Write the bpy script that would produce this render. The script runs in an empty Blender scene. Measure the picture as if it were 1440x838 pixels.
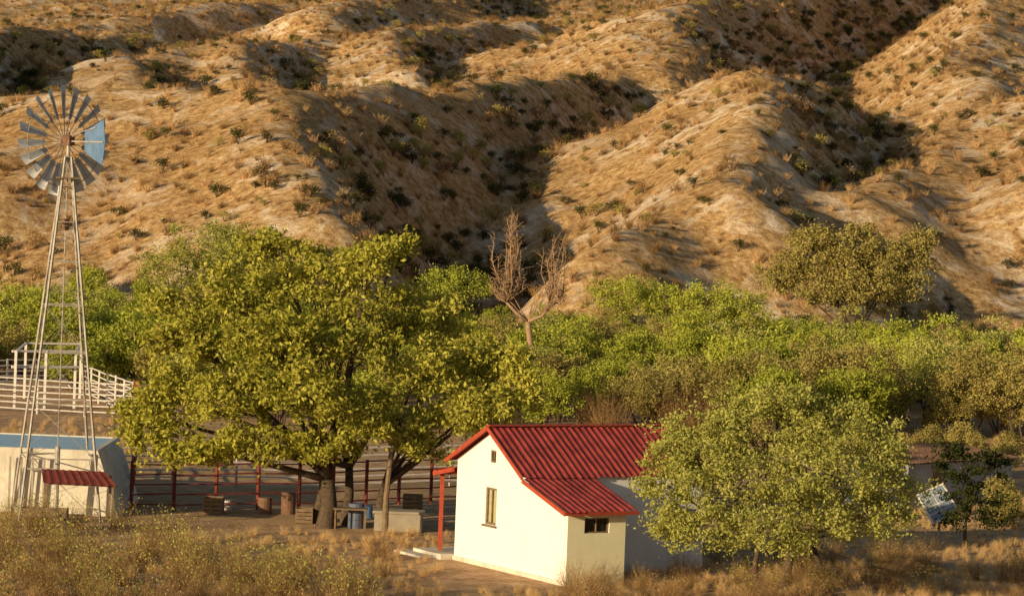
import bpy, math, numpy as np
from mathutils import Vector, Matrix
rng = np.random.default_rng(7)
S = bpy.context.scene
S.view_settings.view_transform='Standard'; S.view_settings.look='None'; S.view_settings.exposure=0

# ------------------------------------------------------------------ camera
F=4546.0; W=1440.0; CZ=12.5
cam=bpy.data.cameras.new("camera"); co=bpy.data.objects.new("camera",cam); S.collection.objects.link(co)
cam.sensor_width=36; cam.lens=36*F/W; cam.clip_start=1; cam.clip_end=8000
R=Matrix.Rotation(math.radians(90-2.05),3,'X')@Matrix.Rotation(0.04,3,'Z')
co.matrix_world=Matrix.Translation((0,0,CZ))@R.to_4x4()
S.camera=co
def ray(px,py):
    d=R@Vector((px-720,-(py-419),-F)); return d/d.y
def at(px,py,D):
    d=ray(px,py); return Vector((d.x*D,D,CZ+d.z*D))
EL=math.radians(11.5); AZ=math.radians(45)

# ------------------------------------------------------------------ terrain
TAB=rng.random((256,256))
def vnoise(x,y):
    xi=np.floor(x).astype(int); yi=np.floor(y).astype(int); fx=x-xi; fy=y-yi
    fx=fx*fx*(3-2*fx); fy=fy*fy*(3-2*fy)
    a=TAB[xi%256,yi%256]; b=TAB[(xi+1)%256,yi%256]; c=TAB[xi%256,(yi+1)%256]; d=TAB[(xi+1)%256,(yi+1)%256]
    return (a*(1-fx)+b*fx)*(1-fy)+(c*(1-fx)+d*fx)*fy-0.5
def fbm(x,y,o=4):
    s=0;a=1
    for i in range(o):
        s=s+a*vnoise(x*2**i+17.3*i,y*2**i+5.1*i); a*=.5
    return s
RIDGES=[ # crest polyline far->near (bearing px, distance, elevation px), slopes (left, right, end)
 ([(-160,315,150),(100,302,130),(300,296,128),(395,290,134)],.42,.35,1.5),
 ([(965,430,92),(700,352,118),(412,292,126),(420,272,190),(450,250,295)],.45,1.25,.8),
 ([(1010,392,106),(1015,352,145),(1035,318,195),(1005,282,258),(850,254,345)],1.7,.9,.7),
 ([(1330,395,200),(1190,362,145),(1045,326,92),(1060,295,180),(1045,272,270)],.6,1.1,.8),
 ([(1360,400,100),(1372,365,150),(1312,325,215),(1190,292,262)],.8,.6,.8),
 ([(1440,345,300),(1250,305,286),(1050,270,290)],.5,.9,.8),
 ([(1330,620,-60),(1120,520,-38),(925,440,12),(925,405,88)],.4,1.1,.7),
 ([(1510,570,-100),(1395,480,-25),(1345,405,112)],.8,.5,.7),
 ([(790,505,40),(670,470,36),(548,436,42),(562,410,90)],.4,1.25,.7),
 ([(560,475,70),(460,440,53),(355,412,54),(364,388,98)],.4,1.25,.7),
 ([(320,425,82),(250,400,74),(180,378,80),(190,356,120)],.4,1.25,.7),
 ([(420,560,5),(260,530,8),(85,495,34)],.35,1.2,.7),
 ([(200,480,50),(60,420,42),(-90,370,26),(-60,325,150)],.4,1.25,.7),
 ([(700,620,-40),(560,560,-20),(440,520,15)],.35,.9,.7),
 ([(1460,350,130),(1500,330,180),(1480,300,260)],.45,.8,.8),
 ([(100,640,-30),(-100,580,-10),(-260,500,10)],.35,.6,.6),
]
RW=[([at(a,c,b) for a,b,c in pts],l,r,e) for pts,l,r,e in RIDGES]
def height(x,y):
    x=np.asarray(x,float); y=np.asarray(y,float)
    sp=lambda t: np.where(t>30,t,np.log1p(np.exp(np.minimum(t,30))))
    base=.105*9*sp((y-286)/9.0)+.03*9*sp((y-226)/9.0)
    base=np.where(base>60,60+25*(1-np.exp(-(base-60)/25)),base)
    wx=x+3.5*fbm(x/28,y/28,3)*np.clip((y-240)/40,0,1); wy=y+5*fbm(x/28+40,y/28+9,3)*np.clip((y-240)/40,0,1)
    k=.8; acc=np.exp(np.clip((base-40)/k,-300,300)); 
    for pts,sl,sr,se in RW:
        best=np.full(x.shape,1e9); hh=np.zeros(x.shape); sd=np.zeros(x.shape); fw=np.zeros(x.shape)
        for i,(A,B) in enumerate(zip(pts[:-1],pts[1:])):
            ex,ey=B.x-A.x,B.y-A.y; L2=ex*ex+ey*ey
            t=((wx-A.x)*ex+(wy-A.y)*ey)/L2; u=np.clip(t,0,1)
            qx=wx-(A.x+u*ex); qy=wy-(A.y+u*ey); d=np.sqrt(qx*qx+qy*qy)
            cr=(ex*qy-ey*qx)/np.sqrt(L2)/(d+1e-6)
            f=np.clip((ex*qx+ey*qy)/np.sqrt(L2)/(d+1e-6),0,1) if i==len(pts)-2 else 0*d
            m=d<best; best=np.where(m,d,best); hh=np.where(m,A.z+u*(B.z-A.z),hh); sd=np.where(m,cr,sd); fw=np.where(m,f,fw)
        s=sl+(sr-sl)*(.5+.5*sd); s=s+(se-s)*fw
        dd=np.sqrt(best**2+8)-2.83
        z=hh-np.where(dd<14,s*dd,s*14+.6*s*(dd-14))
        acc=acc+np.exp(np.clip((z-40)/k,-300,300))
    z=40+k*np.log(acc)
    hm=np.clip((y-236)/25,0,1)
    z=z+hm*(1.3*fbm(x/22,y/26,4)+.7*fbm(x/6,y/8,3)-1.3*np.abs(fbm(x/10+50,y/30,3))+.22*fbm(x/2.2,y/2.6,2))
    z=z+np.clip((np.abs(x)-90)/150,0,1)*hm*14*fbm(x/90,y/90,4)
    z=z+(1-hm)*.12*fbm(x/7,y/7,3)*np.clip((np.hypot(x,y-103)-9)/10,0,1)
    z=z+np.where(y<70,np.minimum((70-y)*.17,11.0),0)
    return z
def H(x,y): return float(height(np.array([x]),np.array([y]))[0])
def gp(px,py):
    d=ray(px,py); D=CZ/-d.z if d.z<0 else 240
    for _ in range(3):
        D=(CZ-H(d.x*D,D))/-d.z
    return Vector((d.x*D,D,H(d.x*D,D)))
def gx(px,D):
    x=ray(px,500).x*D; return Vector((x,D,H(x,D)))

# ------------------------------------------------------------------ materials
def mat(name):
    m=bpy.data.materials.new(name); m.use_nodes=True; nt=m.node_tree
    return m,nt,nt.nodes,nt.links,nt.nodes["Principled BSDF"]
def noise(nt,scale,detail=5,rough=.6,vec=None,stretch=None,dist=0):
    n=nt.nodes.new("ShaderNodeTexNoise"); n.inputs["Scale"].default_value=scale; n.inputs["Detail"].default_value=detail
    n.inputs["Roughness"].default_value=rough; n.inputs["Distortion"].default_value=dist
    g=nt.nodes.new("ShaderNodeNewGeometry"); src=g.outputs["Position"]
    if stretch:
        mp=nt.nodes.new("ShaderNodeMapping"); mp.inputs["Scale"].default_value=stretch
        nt.links.new(src,mp.inputs[0]); src=mp.outputs[0]
    nt.links.new(src,n.inputs["Vector"]); return n.outputs["Fac"]
def ramp(nt,fac,stops):
    r=nt.nodes.new("ShaderNodeValToRGB"); e=r.color_ramp.elements
    while len(e)<len(stops): e.new(.5)
    for i,(p,c) in enumerate(stops): e[i].position=p; e[i].color=(*c,1)
    nt.links.new(fac,r.inputs[0]); return r.outputs[0]
def mix(nt,fac,a,b,mode='MIX'):
    m=nt.nodes.new("ShaderNodeMix"); m.data_type='RGBA'; m.blend_type=mode
    for s,v in ((m.inputs[0],fac),(m.inputs[6],a),(m.inputs[7],b)):
        if hasattr(v,'is_linked'): nt.links.new(v,s)
        elif isinstance(v,(int,float)): s.default_value=v
        else: s.default_value=(*v,1)
    return m.outputs[2]
def simple(name,c,rough=.8,var=.25,scale=3,metal=0,bump=0,dirt=None):
    m,nt,N,L,b=mat(name)
    f=noise(nt,scale,6,.65)
    lo=tuple(v*(1-var) for v in c); hi=tuple(min(1,v*(1+var)) for v in c)
    col=ramp(nt,f,[(.3,lo),(.7,hi)])
    if dirt:
        f2=noise(nt,scale*.5,8,.75,stretch=(1,1,.25)); col=mix(nt,ramp(nt,f2,[(.5,(0,0,0)),(.7,(1,1,1))]),col,dirt)
    L.new(col,b.inputs["Base Color"]); b.inputs["Roughness"].default_value=rough; b.inputs["Metallic"].default_value=metal
    b.inputs["Specular IOR Level"].default_value=.25
    if bump:
        bp=N.new("ShaderNodeBump"); bp.inputs["Distance"].default_value=bump; L.new(noise(nt,scale*6,4),bp.inputs["Height"]); L.new(bp.outputs[0],b.inputs["Normal"])
    return m
def leafmat(name,c1,c2,trans=.3,clump=.5):
    m,nt,N,L,b=mat(name); N.remove(b)
    g=N.new("ShaderNodeNewGeometry"); oi=N.new("ShaderNodeObjectInfo")
    ad=N.new("ShaderNodeMath"); ad.operation='ADD'; L.new(g.outputs["Random Per Island"],ad.inputs[0])
    ad2=N.new("ShaderNodeMath"); ad2.operation='ADD'; L.new(oi.outputs["Random"],ad2.inputs[0]); L.new(noise(nt,clump,3),ad2.inputs[1])
    L.new(ad2.outputs[0],ad.inputs[1])
    dv=N.new("ShaderNodeMath"); dv.operation='DIVIDE'; L.new(ad.outputs[0],dv.inputs[0]); dv.inputs[1].default_value=2.6
    col=ramp(nt,dv.outputs[0],[(.2,c1),(.85,c2)])
    d=N.new("ShaderNodeBsdfDiffuse"); t=N.new("ShaderNodeBsdfTranslucent"); x=N.new("ShaderNodeMixShader"); x.inputs[0].default_value=trans
    L.new(col,d.inputs[0]); L.new(col,t.inputs[0]); L.new(d.outputs[0],x.inputs[1]); L.new(t.outputs[0],x.inputs[2])
    L.new(x.outputs[0],N["Material Output"].inputs[0]); return m
M_leaf=leafmat("mesquite_leaf",(.25,.24,.025),(.72,.66,.13),.28)
M_leaf3=leafmat("feathery_leaf",(.26,.26,.045),(.62,.60,.17),.28)
M_leaf2=leafmat("thicket_leaf",(.19,.22,.022),(.56,.57,.09),.27,.1)
M_olive=leafmat("olive_leaf",(.24,.20,.05),(.52,.43,.14),.25,.1)
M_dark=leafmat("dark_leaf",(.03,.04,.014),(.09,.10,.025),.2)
M_dry=leafmat("dry_twig_foliage",(.20,.11,.05),(.44,.28,.12),.2,.1)
M_straw=leafmat("dry_grass_blade",(.42,.25,.10),(.84,.58,.30),.25,.1)
M_gold=leafmat("golden_grass_blade",(.52,.32,.12),(.92,.66,.33),.3,.2)
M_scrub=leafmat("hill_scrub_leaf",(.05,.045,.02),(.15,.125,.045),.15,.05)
M_bark=simple("bark",(.10,.07,.045),.95,.5,8)
M_deadwood=simple("dead_wood",(.36,.23,.14),.9,.35,6)
M_white=simple("white_plaster",(.88,.86,.81),.9,.03,1.3,bump=.004,dirt=(.85,.80,.71))
M_cream=simple("cream_plaster",(.95,.90,.60),.9,.04,2.0,bump=.004,dirt=(.88,.79,.50))
M_red=simple("red_painted_iron",(.34,.055,.045),.65,.4,2.2,dirt=(.19,.04,.035))
M_redtrim=simple("red_trim_paint",(.42,.07,.035),.6,.2,4)
M_rustred=simple("rust_red_steel",(.22,.045,.03),.7,.35,5)
M_rust=simple("rusty_iron",(.20,.11,.07),.8,.35,5)
M_steel=simple("galvanised_steel",(.42,.38,.33),.55,.3,4,metal=.1,dirt=(.26,.16,.10))
M_blade=simple("wheel_blade_metal",(.62,.62,.60),.5,.25,3,metal=.1)
M_blue=simple("blue_vane_paint",(.11,.20,.36),.55,.25,3,dirt=(.18,.26,.36))
M_whitepaint=simple("white_pipe_paint",(.74,.68,.62),.6,.15,5)
M_conc=simple("concrete",(.72,.66,.54),.95,.12,2.5,bump=.006,dirt=(.50,.42,.30))
M_conc2=simple("old_concrete",(.36,.31,.23),.95,.2,2.5,bump=.006)
M_glass=simple("dark_window_glass",(.03,.025,.02),.15,.3,4)
M_curtain=simple("curtain_cloth",(.42,.40,.22),.9,.2,8)
M_drum=simple("oil_drum_paint",(.12,.14,.2),.5,.3,5,dirt=(.2,.08,.04))
M_wood=simple("weathered_wood",(.22,.15,.09),.9,.35,7)
M_cell=simple("panel_cells",(.22,.27,.34),.2,.15,6)
M_greywall=simple("grey_plaster",(.42,.42,.42),.9,.12,1.5,dirt=(.3,.28,.25))
M_water=simple("tank_water",(.40,.60,.75),.4,.12,1.2,bump=.01)

# ground
m,nt,N,L,b=mat("ground_earth"); M_ground=m
g=N.new("ShaderNodeNewGeometry"); sx=N.new("ShaderNodeSeparateXYZ"); L.new(g.outputs["Position"],sx.inputs[0])
fine=noise(nt,1.3,9,.8); mid=noise(nt,.16,8,.7,dist=.8); big=noise(nt,.035,5,.6)
grass=ramp(nt,fine,[(.38,(.28,.15,.06)),(.5,(.60,.37,.16)),(.62,(.88,.62,.33))])
sand=ramp(nt,fine,[(.36,(.68,.48,.30)),(.58,(.97,.82,.62))])
hill=mix(nt,ramp(nt,mid,[(.50,(0,0,0)),(.60,(1,1,1))]),grass,sand)
hill=mix(nt,ramp(nt,big,[(.42,(0,0,0)),(.66,(.6,.6,.6))]),hill,ramp(nt,fine,[(.4,(.27,.14,.05)),(.62,(.66,.40,.17))]))
yard=ramp(nt,fine,[(.35,(.40,.23,.12)),(.5,(.64,.41,.24)),(.65,(.86,.62,.39))])
yard=mix(nt,ramp(nt,mid,[(.45,(0,0,0)),(.62,(.7,.7,.7))]),yard,(.56,.38,.19))
mr=N.new("ShaderNodeMapRange"); mr.inputs[1].default_value=228; mr.inputs[2].default_value=246; L.new(sx.outputs[1],mr.inputs[0])
L.new(mix(nt,mr.outputs[0],yard,hill),b.inputs["Base Color"]); b.inputs["Roughness"].default_value=1; b.inputs["Specular IOR Level"].default_value=0
bp=N.new("ShaderNodeBump"); bp.inputs["Distance"].default_value=.4; bp.inputs["Strength"].default_value=.9
L.new(noise(nt,1.1,8,.75),bp.inputs["Height"]); L.new(bp.outputs[0],b.inputs["Normal"])

# ------------------------------------------------------------------ mesh builder
class MB:
    def __init__(s): s.v=[]; s.f=[]; s.mi=[]
    def poly(s,pts,mi=0):
        n=len(s.v); s.v+= [tuple(p) for p in pts]; s.f.append(tuple(range(n,n+len(pts)))); s.mi.append(mi)
    def box(s,c,half,ax=None,mi=0):
        c=Vector(c); ax=ax or (Vector((1,0,0)),Vector((0,1,0)),Vector((0,0,1)))
        n=len(s.v)
        for i in (-1,1):
            for j in (-1,1):
                for k in (-1,1): s.v.append(tuple(c+ax[0]*half[0]*i+ax[1]*half[1]*j+ax[2]*half[2]*k))
        for q in ((0,1,3,2),(4,6,7,5),(0,4,5,1),(2,3,7,6),(0,2,6,4),(1,5,7,3)):
            s.f.append(tuple(n+a for a in q)); s.mi.append(mi)
    def beam(s,a,b,w,h=None,mi=0):
        a=Vector(a);b=Vector(b);h=h or w; z=(b-a); l=z.length; z.normalize()
        x=z.cross(Vector((0,0,1))); x=Vector((1,0,0)) if x.length<1e-3 else x.normalized(); y=z.cross(x)
        s.box((a+b)/2,(w/2,h/2,l/2),(x,y,z),mi)
    def tube(s,pts,rad,n=7,mi=0,cap=True):
        pts=[Vector(p) for p in pts]; base=len(s.v)
        for i,p in enumerate(pts):
            d=(pts[min(i+1,len(pts)-1)]-pts[max(i-1,0)]).normalized()
            x=d.cross(Vector((0.03,1,0.02))).normalized(); y=d.cross(x)
            for k in range(n):
                a=2*math.pi*k/n; s.v.append(tuple(p+(x*math.cos(a)+y*math.sin(a))*rad[i]))
        for i in range(len(pts)-1):
            for k in range(n):
                a=base+i*n+k; c=base+i*n+(k+1)%n; s.f.append((a,c,c+n,a+n)); s.mi.append(mi)
        if cap:
            s.f.append(tuple(base+k for k in range(n))[::-1]); s.mi.append(mi)
            s.f.append(tuple(base+(len(pts)-1)*n+k for k in range(n))); s.mi.append(mi)
    def leaves(s,C,size,mi=0,aspect=.5,up=0.0,seed=None):
        n=len(C); a=rng.normal(size=(n,3)); a[:,2]+=up; a/=np.linalg.norm(a,axis=1)[:,None]
        r=rng.normal(size=(n,3)); b_=np.cross(a,r); b_/=np.linalg.norm(b_,axis=1)[:,None]+1e-9
        sc=(size*rng.uniform(.6,1.3,n))[:,None]; a=a*sc; b_=b_*sc*aspect
        V=np.stack([C+a,C+b_,C-a,C-b_],1).reshape(-1,3); base=len(s.v)
        s.v+=V.tolist(); s.f+=[(base+4*i,base+4*i+1,base+4*i+2,base+4*i+3) for i in range(n)]; s.mi+=[mi]*n
    def blades(s,P,D_,w,mi=0):
        n=len(P); r=rng.normal(size=(n,3)); x=np.cross(D_,r); x/=np.linalg.norm(x,axis=1)[:,None]+1e-9; x*=w
        V=np.stack([P-x,P+x,P+D_],1).reshape(-1,3); base=len(s.v)
        s.v+=V.tolist(); s.f+=[(base+3*i,base+3*i+1,base+3*i+2) for i in range(n)]; s.mi+=[mi]*n
    def make(s,name,mats,parent=None,smooth=False,off=None):
        me=bpy.data.meshes.new(name); o=Vector(off) if off else Vector((0,0,0))
        if parent: o=parent.location
        vv=(np.array(s.v)-np.array(o)).tolist()
        me.from_pydata(vv,[],s.f); 
        for m_ in (mats if isinstance(mats,(list,tuple)) else [mats]): me.materials.append(m_)
        me.polygons.foreach_set("material_index",s.mi)
        if smooth: me.polygons.foreach_set("use_smooth",[True]*len(s.f))
        ob=bpy.data.objects.new(name,me); S.collection.objects.link(ob)
        if parent: ob.parent=parent
        else: ob.location=o
        return ob
def empty(name,loc):
    e=bpy.data.objects.new(name,None); e.location=Vector(loc); e.empty_display_size=.3; S.collection.objects.link(e); return e

# terrain mesh
xs=np.concatenate([np.linspace(-3000,-170,24),np.arange(-155,-85,3.0),np.arange(-85,85.1,.9),np.arange(88,156,3.0),np.linspace(170,3000,24)])
ys=np.concatenate([np.arange(-400,70,12.0),np.arange(70,140,1.5),np.arange(140,230,2.5),np.arange(230,600,1.0),np.arange(600,1000,7.0),np.linspace(1010,5000,28)])
X,Y=np.meshgrid(xs,ys); Z=height(X,Y); nx=len(xs); ny=len(ys)
V=np.stack([X,Y,Z],-1).reshape(-1,3); idx=np.arange(nx*ny).reshape(ny,nx)
Fq=np.stack([idx[:-1,:-1],idx[:-1,1:],idx[1:,1:],idx[1:,:-1]],-1).reshape(-1,4)
me=bpy.data.meshes.new("ground"); me.from_pydata(V.tolist(),[],Fq.tolist()); me.materials.append(M_ground)
me.polygons.foreach_set("use_smooth",[True]*len(Fq)); S.collection.objects.link(bpy.data.objects.new("ground",me))

# ------------------------------------------------------------------ instancing
def scatter(name,proto,pts,scales):
    n=len(pts); a=rng.uniform(0,2*math.pi,n); V=[];
    P=np.array(pts); sc=np.array(scales)/2
    for k in range(4):
        an=a+k*math.pi/2; V.append(np.stack([P[:,0]+np.cos(an)*sc*1.41421,P[:,1]+np.sin(an)*sc*1.41421,P[:,2]],1))
    V=np.stack(V,1).reshape(-1,3)
    me=bpy.data.meshes.new(name); me.from_pydata(V.tolist(),[],[(4*i,4*i+1,4*i+2,4*i+3) for i in range(n)])
    ob=bpy.data.objects.new(name,me); S.collection.objects.link(ob)
    ob.instance_type='FACES'; ob.use_instance_faces_scale=True; ob.show_instancer_for_render=False; ob.show_instancer_for_viewport=False
    proto.parent=ob; return ob
def shrub_proto(name,leaf,nlob,ncl,nl,ls,sig=.085,spread=.42,dens=1.0):
    """unit-size shrub, ~1 high, ~1.3 wide"""
    b=MB(); C=[]
    lob=[]
    for i in range(nlob):
        a=rng.uniform(0,6.28); r=rng.uniform(.1,spread); lob.append((r*math.cos(a),r*math.sin(a),rng.uniform(.42,.78),rng.uniform(.18,.33)))
    for (x,y,z,r) in lob:
        b.tube([(rng.normal()*.03,rng.normal()*.03,-.05),(x*.4,y*.4,z*.45),(x,y,z)],[.028,.018,.006],5,1,False)
        for j in range(ncl):
            d=rng.normal(size=3); d/=np.linalg.norm(d); c=np.array([x,y,z])+d*np.array([r,r,r*.9])*rng.uniform(.5,1.1)
            c[2]=max(c[2],.12)
            if rng.random()<.3: b.tube([(x,y,z),tuple(c)],[.006,.002],3,1,False)
            C.append(c+rng.normal(size=(nl,3))*np.array([sig,sig,sig*.9]))
    b.leaves(np.concatenate(C),ls,0)
    return b.make(name,[leaf,M_bark])
def twig_proto(name,mats,n=90,leafn=0,spread=.45,w=.008,ls=.03):
    b=MB()
    P=rng.normal(size=(n,3))*np.array([.12,.12,0]); D_=rng.normal(size=(n,3))*np.array([spread,spread,.2]); D_[:,2]=np.abs(D_[:,2])+rng.uniform(.35,.9,n)
    b.blades(P,D_,w,0)
    Q=P+D_*rng.uniform(.3,.8,(n,1)); E=rng.normal(size=(n,3))*.16; E[:,2]=np.abs(E[:,2]); b.blades(Q,E,w*.7,0)
    if leafn:
        i=rng.integers(0,n,leafn); b.leaves(P[i]+D_[i]*rng.uniform(.35,1.0,(leafn,1))+rng.normal(size=(leafn,3))*.04,ls,1)
    return b.make(name,mats)

def frustum_pts(n,y0,y1,marg=1.15,power=1):
    y=np.sqrt(rng.uniform(y0**2,y1**2,n)); x=rng.uniform(-1,1,n)*y*.1584*marg
    return x,y
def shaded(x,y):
    """1 where terrain blocks the low sun; dense scrub added there deepens the shade"""
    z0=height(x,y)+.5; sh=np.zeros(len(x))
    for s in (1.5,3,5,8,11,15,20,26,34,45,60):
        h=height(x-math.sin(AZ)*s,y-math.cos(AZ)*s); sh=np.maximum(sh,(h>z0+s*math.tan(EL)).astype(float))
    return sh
n=22000; x,y=frustum_pts(n,238,640,1.3); z=height(x,y)
dens=fbm(x/15,y/15,3)+.25*rng.normal(size=n); k=dens>-.20
x,y,z=x[k],y[k],z[k]; pts=np.stack([x,y,z-.05],1); sc=rng.uniform(.35,.95,len(x))*(.8+.5*rng.random(len(x)))
sel=rng.integers(0,4,len(x))
for i in range(3):
    p=twig_proto("dry_tussock",[M_straw if i!=1 else M_dry,M_straw if i==2 else M_dry],60,50,.4,.022,.06)
    kk=(sel==i)|((sel==3)&(i==1))
    scatter("hillside_dry_grass",p,pts[kk],sc[kk])
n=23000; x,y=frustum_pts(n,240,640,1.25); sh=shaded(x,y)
pr=np.clip(.07+sh*.42+.5*np.clip(fbm(x/18,y/18,4)-.12,0,1),0,1); k=rng.random(n)<pr  # hill scrub, packed denser inside the sun-shadow mask to darken the shaded slopes
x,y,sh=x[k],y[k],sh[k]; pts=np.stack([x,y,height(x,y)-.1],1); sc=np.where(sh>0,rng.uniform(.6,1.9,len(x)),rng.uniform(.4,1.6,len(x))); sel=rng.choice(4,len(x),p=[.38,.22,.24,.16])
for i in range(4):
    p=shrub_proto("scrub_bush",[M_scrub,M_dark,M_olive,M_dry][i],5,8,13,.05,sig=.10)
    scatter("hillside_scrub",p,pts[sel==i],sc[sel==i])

# thicket
n=1600; x,y=frustum_pts(n,158,243,1.3); px=720+x/y*F
front=np.where(px<250,182,np.where(px<560,150,np.where(px<780,160,np.where(px<1020,166,163))))
k=(y>front+rng.normal(size=n)*3); x,y,px=x[k],y[k],px[k]
kx=[];ky=[];keep=[]
for i in range(len(x)):
    if not keep or np.min((x[i]-np.array(kx))**2+((y[i]-np.array(ky))*.8)**2)>2.6**2: keep.append(i); kx.append(x[i]); ky.append(y[i])
x,y,px=x[keep],y[keep],px[keep]
x=np.concatenate([x,[.7,1.6,0.2,2.4]]); y=np.concatenate([y,[181,179,177,180.5]]); px=720+x/y*F
pts=np.stack([x,y,height(x,y)-.1],1); sc=rng.uniform(1.9,4.5,len(x))*np.where(px>980,1.1,1.0); sc[-4:]=3.2
sc=np.where((y>222)&(px>560),np.minimum(sc,3.0),sc)
typ=np.where((y>176)|(rng.random(len(x))<.45),rng.integers(0,4,len(x)),4+rng.integers(0,2,len(x)))
typ=np.where((px>770)&(px<1030)&(y<186)&(rng.random(len(x))<.45),6,typ)
typ=np.where((rng.random(len(x))<.18),5,typ); typ[-4:]=1
for i in range(6):
    lm=(M_leaf2,M_leaf3,M_leaf2,M_leaf2,M_olive,M_olive)[i]
    p=shrub_proto("mesquite_shrub",lm,(7,5,8,6,6,7)[i],26,44,.021,sig=.045,spread=(.36,.28,.42,.34,.36,.4)[i])
    if (typ==i).any(): scatter("mesquite_thicket",p,pts[typ==i],sc[typ==i])
p=twig_proto("leafless_shrub",[M_dry,M_dry],200,200,.33,.005,.018)
x6=np.concatenate([x[typ==6],rng.uniform(2,12,9)]); y6=np.concatenate([y[typ==6],rng.uniform(158,172,9)])
scatter("leafless_brush",p,np.stack([x6,y6,height(x6,y6)],1),rng.uniform(1.6,3.0,len(x6)))

# foreground brush
def band(n,pa,pb,ya,yb):
    px=rng.uniform(pa,pb,n); py=rng.uniform(ya,yb,n); M_=np.array(R)
    d=np.stack([px-720,-(py-419),np.full(n,-F)],1)@M_.T; d/=d[:,1:2]; D=CZ/-d[:,2]
    x=d[:,0]*D; return np.stack([x,D,height(x,D)-.03],1).tolist()
p=shrub_proto("yard_shrub",M_olive,6,18,34,.03,sig=.06,spread=.38)
P=band(9,1240,1480,640,672)+band(5,980,1240,625,650)+band(4,1400,1500,700,745)
scatter("yard_bushes",p,P,rng.uniform(1.0,2.0,len(P)))
p=twig_proto("green_brush",[M_dry,M_leaf3],90,260,.4,.006,.026)
P=band(42,-60,340,775,860)+band(16,330,520,800,860)+band(12,-20,240,735,780)+band(16,930,1440,780,850)
scatter("foreground_green_brush",p,P,rng.uniform(.7,1.7,len(P)))
p=twig_proto("dry_brush",[M_dry,M_gold],170,160,.42,.005,.018)
P=band(50,-60,540,775,870)+band(60,930,1500,785,870)+band(12,800,930,820,870)
scatter("foreground_dry_brush",p,P,rng.uniform(.5,1.2,len(P)))
p=twig_proto("grass_tuft",[M_gold,M_gold],80,0,.3,.012)
P=band(600,-60,620,760,870)+band(1300,830,1500,765,870)+band(200,600,900,832,880)+band(200,950,1500,600,640)+band(200,-50,200,590,640)+band(200,780,1100,575,640)+band(300,1250,1500,680,770)+band(120,250,640,750,780)
scatter("dry_grass",p,P,rng.uniform(.12,.42,len(P)))

# ------------------------------------------------------------------ trees
def tree(name,base,D,lobes,leaf,trunk_r=.3,cl_per=60,nl=55,ls=.13,sig=.34,fork=.28,trunks=None,bark=None,flat=.5):
    base=Vector(base); e=empty(name,base); tb=MB(); C=[]
    Ls=[]
    for (px,py,rx,ry,dd) in lobes:
        c=at(px,py,D+dd); s=D/F; Ls.append((c,rx*s,rx*s*.75,ry*s))
    zmean=sum(l[0].z for l in Ls)/len(Ls)
    fk=base+Vector((rng.normal()*.1,rng.normal()*.1,(zmean-base.z)*fork))
    roots=[(base,fk)]
    for t in (trunks or []):
        b2=Vector(t); roots.append((b2,b2+Vector((rng.normal()*.25,rng.normal()*.2,(zmean-base.z)*fork*rng.uniform(.8,1.3)))))
    for i,(a,f) in enumerate(roots):
        tb.tube([a-Vector((0,0,.3)),a+Vector((0,0,.1)),a.lerp(f,.5)+Vector((rng.normal()*.08,rng.normal()*.08,0)),f],[trunk_r*1.4,trunk_r*1.05,trunk_r*.85,trunk_r*.7] if i==0 else [trunk_r*.8,trunk_r*.6,trunk_r*.5,trunk_r*.4],9)
    for c,rx,ry,rz in Ls:
        f=min(roots,key=lambda r:(r[1]-c).length*rng.uniform(.7,1.2))[1]
        mid=f.lerp(c,.5)+Vector((rng.normal()*.3,rng.normal()*.3,-.04*(c-f).length+.3))
        tb.tube([f,f.lerp(mid,.5)+Vector((rng.normal()*.08,0,0)),mid,mid.lerp(c,.6),c],[trunk_r*.42,trunk_r*.3,trunk_r*.22,trunk_r*.15,.03],6)
        n=int(cl_per*(rx*rz)/2.0)+10
        for j in range(n):
            d=rng.normal(size=3); d/=np.linalg.norm(d)
            rr=rng.uniform(.5,1.0) if rng.random()<.85 else rng.uniform(1.0,1.28)
            q=np.array(c)+d*np.array([rx,ry,rz])*rr
            if q[2]<base.z+.25: continue
            if rng.random()<.25:
                st=mid.lerp(c,rng.uniform(.2,1)); m2=st.lerp(Vector(q),.5)+Vector((0,0,rng.normal()*.12))
                tb.tube([st,m2,q],[trunk_r*.11,trunk_r*.07,.008],4,0,False)
            k=int(nl*rng.uniform(.35,1.5)); C.append(q+rng.normal(size=(k,3))*np.array([sig,sig,sig*flat])*rng.uniform(.55,1.25))
    lb=MB(); lb.leaves(np.concatenate(C),ls,0)
    tb.make("trunk",bark or M_bark,e,True); lb.make("foliage",leaf,e)
    return e
b1=gp(458,742)
tree("mesquite_tree",b1,b1.y,[(340,412,78,42,1),(455,395,68,38,1.5),(272,475,60,40,-1),(385,480,72,40,-2.4),(488,470,62,42,-1),(245,553,56,38,-1),
  (515,370,50,26,1),(335,560,70,36,-2.6),(212,614,48,34,-1),(430,552,68,36,-3.0),(555,440,44,42,1.5),(392,348,50,22,2),(280,625,62,26,-1.5),(370,622,60,26,-2.2),(450,615,50,26,-2.4),(515,580,52,36,-2.2),(565,345,20,14,2),(235,432,30,26,0),(190,580,25,20,0)],M_leaf,.34,40,92,.095,.22,trunks=[gp(485,738),gp(445,735)],flat=.75)
b2=gp(540,742)
tree("mesquite_tree",b2,b2.y,[(620,450,55,38,2),(668,510,50,36,1),(600,520,58,40,-.8),(728,555,48,32,0),(668,585,60,30,-1),(560,585,50,40,-1.8),(715,510,30,22,.5),(590,625,45,20,-1)],M_leaf,.2,40,92,.095,.22,flat=.75)
b3=gp(1105,815)
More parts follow.
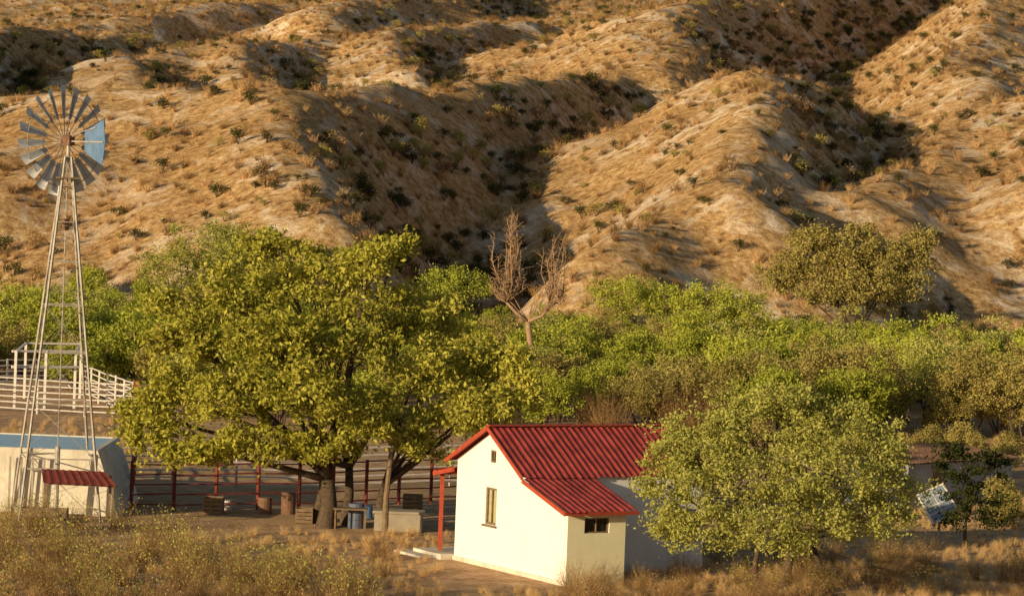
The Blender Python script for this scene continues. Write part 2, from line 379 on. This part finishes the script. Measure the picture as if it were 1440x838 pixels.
tree("mesquite_tree",b3,97.5,[(1080,608,92,48,0),(1180,598,72,40,.5),(985,638,66,48,-.3),(1040,680,95,48,-1),(1170,670,88,55,-.8),(1238,648,46,42,0),(935,680,48,46,-.3),(955,622,40,32,.5),
  (1100,738,115,38,-1),(1230,725,60,38,0),(1000,745,65,32,-1),(1105,558,62,22,0),(1020,568,42,22,.4),(1262,700,36,40,.3),(945,740,40,28,-.5)],M_leaf3,.17,76,80,.056,.18,trunks=[gp(1060,812),gp(1160,812)],flat=.7)
b4=gp(1358,768)
tree("small_tree",b4,b4.y,[(1350,655,40,28,0),(1395,655,32,28,.3),(1375,700,40,28,0),(1330,635,28,18,0),(1400,725,25,22,0),(1345,720,22,25,0)],M_dark,.08,38,54,.07,.17,fork=.4)
for (px,D,l) in [(320,205,[(320,345,70,32,0),(260,380,65,30,0),(380,372,60,30,0)]),(30,196,[(20,430,50,30,0),(80,445,40,28,0)]),(190,186,[(185,480,45,40,0),(200,520,40,35,0),(150,500,40,30,0)]),
   (1010,222,[(1000,425,50,26,0),(1040,436,45,26,0)]),(880,225,[(880,415,55,24,0),(930,425,45,24,0)]),(640,228,[(640,400,55,22,0)])]:
    q=gx(px,D); tree("mesquite_tree",q,D,l,M_leaf2 if px<300 or px>600 else M_leaf3,.2,40,70,.09,.3,flat=.8)
q=gx(1200,232); tree("mesquite_tree",q,232,[(1140,365,45,32,0),(1200,345,48,30,0),(1260,370,48,32,0),(1225,400,68,30,-1),(1145,332,28,18,0),(1290,342,26,20,0),(1100,388,34,24,0),(1170,405,50,25,-1)],M_olive,.25,34,74,.11,.3,flat=.8)
for (px,py) in [(1225,612),(1300,606),(1360,616),(1425,620),(1150,604),(1500,622)]:
    q=gp(px,py); y0=py-82
    tree("mesquite_tree",q,q.y,[(px,y0,38,28,0),(px-30,y0+14,28,22,0),(px+32,y0+10,30,22,.3),(px+4,y0-28,32,22,0)],M_olive if px!=1300 else M_leaf3,.12,44,64,.075,.23,fork=.35,trunks=[q+Vector((.5,.2,0))],flat=.8)
# dead tree
q=gx(748,186); e=empty("dead_tree",q); tb=MB(); D=186
T=lambda px,py,dd=0: at(px,py,D+dd)
fork=T(742,452); tb.tube([q-Vector((0,0,.3)),q.lerp(fork,.5)+Vector((.2,0,0)),fork],[.24,.2,.15],8)
L1=T(712,425); L2=T(774,430); tb.tube([fork,T(726,440),L1],[.12,.10,.07],7); tb.tube([fork,T(762,445),L2],[.11,.09,.07],7)
TL=[]
for (c,x0,x1,yt,n_) in ((L1,688,734,296,24),(L2,764,800,325,18)):
    for i in range(n_):
        u=rng.random(); tx=x0+(x1-x0)*u; ty=yt+abs(u-.65)*40+100*rng.random()**2; t=T(tx,ty,rng.normal()*.5)
        m_=Vector((c.x+(t.x-c.x)*.6+rng.normal()*.2,c.y+(t.y-c.y)*.7,c.z+(t.z-c.z)*.25)); mm=Vector((c.x+(t.x-c.x)*.9+rng.normal()*.22,t.y,c.z+(t.z-c.z)*.6))
        tb.tube([c,m_,mm,t],[.05,.04,.03,.01],5)
        for k in range(26):
            s_=m_.lerp(mm,rng.random()) if rng.random()<.5 else mm.lerp(t,rng.random()); tb.tube([s_,s_+Vector((rng.normal()*.26,rng.normal()*.2,rng.uniform(.0,.5)))],[.02,.008],3,0,False)
            if rng.random()<.5: TL.append(np.array(s_)+rng.normal(size=(2,3))*.14)
for i in range(10):
    t=T(rng.uniform(695,795),rng.uniform(395,440)); tb.tube([fork,fork.lerp(t,.5)+Vector((0,0,rng.uniform(-.1,.3))),t],[.05,.03,.01],5)
tb.make("trunk_and_branches",M_deadwood,e,True)
lb=MB(); lb.leaves(np.concatenate(TL),.07,0,.35); lb.make("withered_leaves",M_dry,e)

# ------------------------------------------------------------------ house
th=math.radians(31); P0=gp(795,824); P0.z=0
s_=Vector((math.cos(th),math.sin(th),0)); g_v=Vector((-math.sin(th),math.cos(th),0)); zz=Vector((0,0,1))
def hp(u,v,z): return P0+s_*u+g_v*v+zz*z
Lw=6.97; VK=2.45; VR=4.65; ZE=3.35; ZR=4.5; ZK=3.15; Z0=2.42; UL=2.15; UM=6.8
house=empty("white_house",P0)
wb=MB()
def prism(b,prof,u0,u1,mi=0,mside=None):
    a=[hp(u0,v,z) for v,z in prof]; c=[hp(u1,v,z) for v,z in prof]
    b.poly(a[::-1],mi); b.poly(c,mi); n=len(prof)
    for i in range(n):
        j=(i+1)%n; b.poly([a[i],a[j],c[j],c[i]],(mside[i] if mside else mi))
def solid(b,name,mats,parent):
    import bmesh
    o=b.make(name,mats,parent); bm=bmesh.new(); bm.from_mesh(o.data); bmesh.ops.remove_doubles(bm,verts=bm.verts,dist=1e-4); bmesh.ops.recalc_face_normals(bm,faces=bm.faces); bm.to_mesh(o.data); bm.free(); return o
prism(wb,[(VK,-.3),(Lw,-.3),(Lw,ZE),(VR,ZR),(VK,ZK)],0,UM)
w1=solid(wb,"walls",[M_white,M_cream],house)
wb=MB(); prism(wb,[(0,-.3),(VK-.001,-.3),(VK-.001,ZK-.07),(0,Z0-.05)],0,UL,0,[0,0,0,1])
w2=solid(wb,"lean_to_walls",[M_white,M_cream],house)
def cutter(ob,boxes):
    cb=MB()
    for c,hf,ax in boxes: cb.box(c,hf,ax)
    c_=solid(cb,"cut",M_white,house); md=ob.modifiers.new("b",'BOOLEAN'); md.object=c_; md.solver='EXACT'
    bpy.context.view_layer.update(); dg=bpy.context.evaluated_depsgraph_get()
    nm=bpy.data.meshes.new_from_object(ob.evaluated_get(dg)); ob.modifiers.clear(); ob.data=nm; bpy.data.objects.remove(c_)
AX=(s_,g_v,zz)
cutter(w1,[(hp(0,4.72,2.0),(.12,.34,.60),AX),(hp(0,4.68,3.62),(.12,.17,.2),AX)])
cutter(w2,[(hp(1.08,0,1.88),(.46,.12,.24),AX)])
wf=MB()
def wframe(c,a,hw,hh,nrm,t=.035,mull=1):
    for sgn in (-1,1):
        wf.box(c+a*hw*sgn*(1-t/hw),(t,.03,hh),(a,nrm,zz)); wf.box(c+zz*(hh-t)*sgn,(hw-2*t,.03,t),(a,nrm,zz))
    for i in range(mull):
        wf.box(c+a*(hw*2*((i+1)/(mull+1))-hw),(t*.7,.028,hh-2*t),(a,nrm,zz))
wframe(hp(.06,4.72,2.0),g_v,.34,.60,s_); wframe(hp(.05,4.68,3.62),g_v,.17,.2,s_,.025,1); wframe(hp(1.08,.07,1.88),s_,.46,.24,g_v,.022,1)
wf.box(hp(-.03,4.72,1.36),(.06,.42,.03),AX)
wf.make("window_frames",M_wood,house)
gb=MB(); gb.box(hp(.1,4.72,2.0),(.01,.33,.59),AX,1); gb.box(hp(.1,4.68,3.62),(.01,.16,.19),AX); gb.box(hp(1.08,.1,1.88),(.45,.01,.23),AX)
gb.make("window_glass",[M_glass,M_curtain],house)
def corr(b,A,B,C_,D_,per=.24,amp=.022,rows=6):
    n=int((B-A).length/per*8); m_=rows; nrm=(B-A).cross(C_-A).normalized(); 
    if nrm.z<0: nrm=-nrm
    base=len(b.v); wob=rng.normal(size=(m_+1,n//24+3))*.008; sag=rng.normal(size=n//24+3)*.012
    for j in range(m_+1):
        for i in range(n+1):
            t=i/n; q=A.lerp(B,t).lerp(C_.lerp(D_,t),j/m_); ph=t*(B-A).length/per*2*math.pi
            if j==m_: q=q+(C_-A).normalized()*(sag[i//24]*2)
            b.v.append(tuple(q+nrm*(amp*max(-.4,math.cos(ph))+wob[j][i//24]*.8+.002*rng.normal())))
    for j in range(m_):
        for i in range(n):
            a=base+j*(n+1)+i; b.f.append((a,a+1,a+n+2,a+n+1)); b.mi.append(0)
rb=MB(); ov=.28
k1=(ZR-ZK)/(VR-VK); k2=(ZK-Z0)/VK; k3=(ZR-ZE)/(Lw-VR); up=.09
corr(rb,hp(-ov,VR,ZR+up),hp(UM+ov,VR,ZR+up),hp(-ov,VK-.15,ZK+up-.15*k1),hp(UM+ov,VK-.15,ZK+up-.15*k1))
corr(rb,hp(-ov,VR,ZR+up),hp(UM+ov,VR,ZR+up),hp(-ov,Lw+.35,ZE+up-.35*k3),hp(UM+ov,Lw+.35,ZE+up-.35*k3))
corr(rb,hp(-ov,VK-.04,ZK-.01),hp(UL+ov,VK-.04,ZK-.01),hp(-ov,-.3,Z0+.02-.3*k2),hp(UL+ov,-.3,Z0+.02-.3*k2))
rb.make("corrugated_roof",M_red,house)
rt=MB()
rt.beam(hp(-ov,VR,ZR+.13),hp(UM+ov,VR,ZR+.13),.24,.04)
for a,c in (((VR,ZR),(VK-.1,ZK-.1*k1)),((VK-.1,ZK-.14),(-.3,Z0-.1-.3*k2)),((VR,ZR),(Lw+.33,ZE-.33*k3))):
    rt.beam(hp(-ov-.02,a[0],a[1]+.05),hp(-ov-.02,c[0],c[1]+.05),.04,.13)
rt.beam(hp(-ov,-.31,Z0-.04-.3*k2),hp(UL+ov,-.31,Z0-.04-.3*k2),.04,.11)
for u in (.1,2.2,4.3,6.4):
    rt.beam(hp(u,Lw+1.15,.12),hp(u,Lw+1.15,2.72),.14)
rt.beam(hp(-.2,Lw+1.15,2.78),hp(6.7,Lw+1.15,2.78),.12,.14)
rt.beam(hp(-.15,Lw+.02,2.98),hp(-.15,Lw+1.3,2.72),.08,.14)
rt.make("roof_trim_and_porch_posts",M_redtrim,house)
pb=MB(); corr(pb,hp(-.2,Lw+.03,3.05),hp(6.9,Lw+.03,3.05),hp(-.2,Lw+1.35,2.84),hp(6.9,Lw+1.35,2.84)); pb.make("porch_roof",M_red,house)
cb=MB(); cb.box(hp(3.2,Lw+.95,.0),(3.7,.93,.18),AX); cb.box(hp(-.2,Lw+1.4,-.05),(.8,.9,.13),AX); cb.box(hp(-.035,Lw/2,.02),(.03,Lw/2,.12),AX); cb.make("porch_slab",M_conc,house)

# ------------------------------------------------------------------ windmill
wbse=gp(78,727); D=wbse.y; hub=at(104,199,D)
wm=empty("windmill",wbse); tw=MB(); ya=math.radians(14); zt=hub.z-.55
cx=Vector((math.cos(ya),math.sin(ya),0)); cy=Vector((-math.sin(ya),math.cos(ya),0))
def lp(i,t):
    h=1.42*(1-t)+.11*t; sg=((-1,-1),(1,-1),(1,1),(-1,1))[i%4]; return Vector((wbse.x,D,0))+cx*h*sg[0]+cy*h*sg[1]+zz*(zt*t+wbse.z*(1-t))
for i in range(4): tw.beam(lp(i,-.02),lp(i,1),.065)
lv=[0.02,.17,.32,.46,.59,.71,.82,.92,1]
for k,t in enumerate(lv):
    for i in range(4):
        tw.beam(lp(i,t),lp(i+1,t),.04)
        if k<len(lv)-1:
            tw.beam(lp(i,t),lp(i+1,lv[k+1]),.012); tw.beam(lp(i+1,t),lp(i,lv[k+1]),.012)
ctr=Vector((wbse.x,D,0)); tw.tube([ctr+zz*wbse.z,ctr+zz*zt],[.025,.025],6); tw.tube([ctr+zz*wbse.z,ctr+zz*2.5],[.09,.09],8)
tw.tube([ctr+zz*(zt-.2),ctr+zz*(hub.z)],[.08,.06],8)
for k in range(30):
    t=.03+.9*k/30; a=lp(0,t); bq=lp(1,t); m0=a.lerp(bq,.35); m1=a.lerp(bq,.35)+cx*.32*(1-.6*t); tw.beam(m0,m1,.016)
tw.make("tower",M_steel,wm)
pl=MB(); pl.box(ctr+zz*(zt-.75),(.42,.42,.03),(cx,cy,zz)); pl.make("platform",M_wood,wm)
t_=Vector((.70,-.714,0)).normalized(); e1=Vector((.714,.70,0)).normalized(); hubc=Vector((wbse.x,D,hub.z)); wc=hubc-t_*.22
mh=MB(); mh.box(hubc+zz*.0,(.2,.12,.15),(t_,e1,zz)); mh.tube([wc-t_*.12,wc+t_*.25],[.10,.10],12); mh.tube([hubc+zz*.15,hubc+zz*.3],[.12,.04],10); mh.tube([ctr+zz*(zt-2.6),ctr+zz*(zt-2.2)],[.13,.13],10); mh.make("gearbox",M_rust,wm)
wh=MB(); bl=MB(); Rw=1.98
for i in range(20):
    if i in (15,): continue
    a=2*math.pi*i/20+.08; rd=e1*math.cos(a)+zz*math.sin(a); tg=-e1*math.sin(a)+zz*math.cos(a)
    pit=.55+rng.normal()*.08; pt=(tg*math.cos(pit)+t_*math.sin(pit)); r0,r1=.8,Rw*rng.uniform(.95,1.0)
    w0,w1_=.09,.205; nn=5; base=len(bl.v)
    cross=pt.cross(rd)
    for j in range(2):
        rr=(r0,r1)[j]; wv=(w0,w1_)[j]
        for q in range(nn):
            f=q/(nn-1)*2-1; bl.v.append(tuple(wc+rd*rr+pt*wv*f+cross*.05*(1-f*f)))
    for q in range(nn-1): bl.f.append((base+q,base+q+1,base+nn+q+1,base+nn+q)); bl.mi.append(0)
    wh.beam(wc+rd*.12,wc+rd*(Rw*.86),.02)
for rr in (.95,1.62):
    pts=[wc+(e1*math.cos(2*math.pi*i/36)+zz*math.sin(2*math.pi*i/36))*rr for i in range(37)]
    for a,c in zip(pts[:-1],pts[1:]): wh.beam(a,c,.025,.025)
wh.make("wheel_spokes_and_rims",M_steel,wm); bl.make("wheel_blades",M_blade,wm)
vn=MB(); nn=t_.cross(zz)
for sg in (-1,1):
    o=nn*.006*sg; q=[hubc+t_*.95+zz*.36+o,hubc+t_*2.0+zz*.8+o,hubc+t_*2.12+o,hubc+t_*2.0-zz*.8+o,hubc+t_*.95-zz*.36+o]
    vn.poly(q if sg>0 else q[::-1])
vn.make("tail_vane",M_blue,wm)
vb=MB(); vb.beam(hubc,hubc+t_*2.05+nn*.03,.045); vb.beam(hubc+zz*.2,hubc+t_*1.6+zz*.5+nn*.03,.025); vb.make("tail_boom",M_steel,wm)

# ------------------------------------------------------------------ fences
def rail_fence(name,pts,h,nr,sp,pr,rr,mp,mr,z0=.25):
    e=empty(name,pts[0]); pb=MB(); rb=MB()
    for A,B in zip(pts[:-1],pts[1:]):
        l=(B-A).length; n=max(1,round(l/sp)); prev=None
        for i in range(n+1):
            q=A.lerp(B,i/n); q.z=H(q.x,q.y)
            hh=h*rng.uniform(.98,1.04); pb.tube([q-zz*.2,q+zz*hh],[pr,pr],7)
            if prev is not None:
                for k in range(nr):
                    z=z0+(h-z0-.05)*k/(nr-1); o=Vector((0,-pr-rr,0)); j=rng.normal(size=2)*.02
                    rb.tube([prev+zz*(z+j[0])+o,q+zz*(z+j[1])+o],[rr,rr],5,0,False)
            prev=q
    pb.make("posts",mp,e); rb.make("rails",mr,e); return e
rail_fence("white_corral_fence",[gp(-80,574),gp(186,588)],1.75,6,2.3,.06,.035,M_whitepaint,M_whitepaint)
rail_fence("white_corral_fence",[gp(-80,552),gp(96,548),gp(186,586)],1.75,6,2.3,.06,.035,M_whitepaint,M_whitepaint)
q=gp(190,590); cp=MB(); cp.beam(q-zz*.2,q+zz*1.95,.24); cp.make("corral_corner_post",M_rustred,off=q)
e=empty("cattle_chute",gp(60,572)); cb=MB(); A=gp(20,574); B=gp(104,574); A2=gp(34,560); B2=gp(112,560)
for q in (A,B,A.lerp(B,.5),A2,B2): cb.beam(q-zz*.2,Vector((q.x,q.y,2.95)),.13)
for z in (2.9,2.1): cb.beam(Vector((A.x-.2,A.y,z)),Vector((B.x+.2,B.y,z)),.12)
for a,c in ((A,A2),(B,B2),(A2,B2)): cb.beam(Vector((a.x,a.y,2.9)),Vector((c.x,c.y,2.9)),.1)
cb.make("frame",M_whitepaint,e)
rail_fence("red_corral_fence",[gp(184,718),gp(420,716),gp(650,706)],1.75,5,1.55,.07,.03,M_rustred,M_rustred)
rail_fence("pipe_corral_fence",[gp(150,690),gp(420,690),gp(700,682)],1.7,6,2.4,.05,.035,M_steel,M_whitepaint)
rail_fence("cattle_pen_fence",[gp(184,718),gp(190,660)],1.7,5,1.8,.06,.03,M_rustred,M_rustred)

# ------------------------------------------------------------------ water tank
q=gp(60,722); D0=q.y; tk=empty("concrete_water_tank",q); tb=MB()
X=lambda px,D: ray(px,680).x*D
zt_=2.3; xl=X(-160,D0); xr=X(172,D0)-.05; xt=X(135,D0); d2=D0+6.5
def quadr(b,a,mi=0): b.poly([Vector(p) for p in a],mi)
o0=[(xl,D0,-.2),(xr,D0,-.2),(xr,d2,-.2),(xl,d2,-.2)]; o1=[(xl,D0+.15,zt_),(xt,D0+.15,zt_),(xt,d2-.15,zt_),(xl,d2-.15,zt_)]
i1=[(xl+.18,D0+.33,zt_),(xt-.18,D0+.33,zt_),(xt-.18,d2-.33,zt_),(xl+.18,d2-.33,zt_)]; i0=[(a,b_,zt_-.5) for a,b_,c in i1]
for i in range(4):
    j=(i+1)%4; quadr(tb,[o0[i],o0[j],o1[j],o1[i]]); quadr(tb,[o1[i],o1[j],i1[j],i1[i]]); quadr(tb,[i1[i],i1[j],i0[j],i0[i]])
tb.make("tank_wall",M_conc,tk)
t2=MB(); quadr(t2,[(a,b_,zt_-.04) for a,b_,c in i1]); t2.make("water",M_water,tk)
t3=MB()
for k in range(4): t3.beam((X(14+k*16,D0),D0-.12,0),(X(14+k*16,D0),D0-.12,zt_-.3),.07)
t3.tube([(X(30,D0),D0-.3,0),(X(30,D0),D0-.3,1.6),(X(80,D0),D0-.3,1.6)],[.05,.05,.05],6); t3.make("inlet_pipes",M_steel,tk)
q=gp(110,738); sh=empty("red_roof_shelter",q); D1=q.y; sb=MB(); xa=X(62,D1); xb=X(165,D1)
corr(sb,Vector((X(50,D1),D1+1.3,1.78)),Vector((X(140,D1),D1+1.3,1.78)),Vector((xa,D1-.2,1.42)),Vector((xb,D1-.2,1.42)),.25,.015,3); sb.make("roof",M_rustred,sh)
sb=MB()
for xx in (xa+.1,xb-.15):
    for yy,h in ((D1,1.42),(D1+1.2,1.7)): sb.beam((xx-(yy-D1)*.2,yy,-.2),(xx-(yy-D1)*.2,yy,h),.07)
sb.beam((xa,D1,1.4),(xb,D1,1.4),.06); sb.make("posts",M_wood,sh)
q=gp(62,748); e=empty("feed_trough",q); sb=MB(); sb.box(q+Vector((0,0,.55)),(.75,.25,.03)); 
for sg in (-1,1):
    sb.box(q+Vector((0,.25*sg,.68)),(.75,.025,.15)); sb.box(q+Vector((.75*sg,0,.68)),(.025,.28,.15))
    for s2 in (-1,1): sb.beam(q+Vector((.65*sg,.2*s2,-.1)),q+Vector((.65*sg,.2*s2,.54)),.08)
sb.make("trough",M_wood,e)

# yard things
def drum(px,py,m=M_drum,r=.29,h=.88,name="oil_drum"):
    q=gp(px,py); b=MB(); b.tube([q,q+zz*.02,q+zz*.3*h/.88,q+zz*.31*h/.88,q+zz*.32*h/.88,q+zz*.6*h/.88,q+zz*.61*h/.88,q+zz*h],[r,r,r,r*1.04,r,r,r*1.04,r],16); b.make(name,m,off=q)
drum(405,722,M_rust,.27,.8); drum(372,722,M_rust,.26,.6); drum(500,742,M_drum); drum(318,716,M_whitepaint,.2,.35,"white_bucket"); drum(516,728,M_blue,.2,.45,"water_bucket")
q=gp(560,745); b=MB(); b.box(q+zz*.3,(.85,.4,.32)); b.box(q+Vector((0,0,.66)),(.92,.46,.045)); b.make("concrete_trough",M_conc2,off=q)
def crate(px,py,s=.3):
    q=gp(px,py); b=MB()
    for k in range(4):
        for sg in (-1,1):
            b.box(q+Vector((0,s*sg,.08+k*s*.45)),(s,.015,s*.18)); b.box(q+Vector((s*sg,0,.08+k*s*.45)),(.015,s,s*.18))
    for a in (-1,1):
        for c in (-1,1): b.beam(q+Vector((s*.95*a,s*.95*c,0)),q+Vector((s*.95*a,s*.95*c,s*1.7)),.05)
    b.make("wooden_crate",M_wood,off=q)
crate(428,735); crate(300,722,.35); crate(580,718,.35)
q=gp(492,744); b=MB(); b.box(q+zz*.74,(.6,.35,.025)); 
for a in (-1,1):
    for c in (-1,1): b.beam(q+Vector((.52*a,.28*c,0)),q+Vector((.52*a,.28*c,.72)),.06)
b.make("yard_table",M_wood,off=q)
q=gp(541,752); b=MB(); b.tube([q-zz*.2,q+zz*1.3,q+Vector((.12,0,3.0))],[.13,.1,.08],8); b.make("wooden_post",M_wood,off=q)

# ------------------------------------------------------------------ solar panel
q=gp(1320,756); e=empty("solar_panel",q); c=at(1319,708,q.y); b=MB()
b.tube([q-zz*.2,Vector((q.x,q.y,c.z))],[.05,.05],8); 
nrm=Vector((-.05,-.85,.5)).normalized(); a1=Vector((.80,-.05,.5)); a1=(a1-nrm*a1.dot(nrm)).normalized(); a2=nrm.cross(a1)
b.make("post",M_steel,e); b=MB()
b.box(c,(.52,.62,.02),(a1,a2,nrm)); b.make("cells",M_cell,e); b=MB()
for sg in (-1,1):
    b.box(c+a1*.53*sg,(.03,.66,.03),(a1,a2,nrm)); b.box(c+a2*.63*sg,(.5,.03,.03),(a1,a2,nrm))
b.box(c+nrm*.024,(.012,.6,.004),(a1,a2,nrm)); 
for t in (-.3,0,.3): b.box(c+nrm*.024+a2*t,(.5,.012,.0035),(a1,a2,nrm))
b.make("frame",M_whitepaint,e)
# storage shed at right, its long side turned away from the low sun
q=gp(1275,716); e=empty("storage_shed",q); an=math.radians(46); sx_=Vector((math.cos(an),math.sin(an),0)); sy_=Vector((-math.sin(an),math.cos(an),0))
b=MB(); b.box(q+sx_*3.6+sy_*1.6+zz*.85,(3.6,1.6,.95),(sx_,sy_,zz)); b.make("walls",M_greywall,e)
b=MB(); corr(b,q-sx_*.3+sy_*3.5+zz*2.2,q+sx_*7.5+sy_*3.5+zz*2.2,q-sx_*.3-sy_*.3+zz*1.88,q+sx_*7.5-sy_*.3+zz*1.88); b.make("roof",M_rust,e)
b=MB(); b.box(q+sx_*2.0-sy_*.01+zz*.85,(.45,.03,.85),(sx_,sy_,zz)); b.make("door",M_wood,e)

# ------------------------------------------------------------------ light
el,az=EL,AZ
sun=bpy.data.lights.new("sun",'SUN'); sun.energy=5; sun.angle=math.radians(.5); sun.color=(1,.785,.48)
so=bpy.data.objects.new("sun",sun); S.collection.objects.link(so)
d=Vector((math.sin(az)*math.cos(el),math.cos(az)*math.cos(el),-math.sin(el))); so.rotation_euler=d.to_track_quat('-Z','Y').to_euler(); so.location=(-50,0,60)
w=bpy.data.worlds.new("World"); S.world=w; w.use_nodes=True; nt=w.node_tree
sk=nt.nodes.new("ShaderNodeTexSky"); sk.sky_type='NISHITA'; sk.sun_disc=False; sk.sun_elevation=el; sk.sun_rotation=math.pi+az
nt.links.new(sk.outputs[0],nt.nodes["Background"].inputs[0]); nt.nodes["Background"].inputs[1].default_value=.08
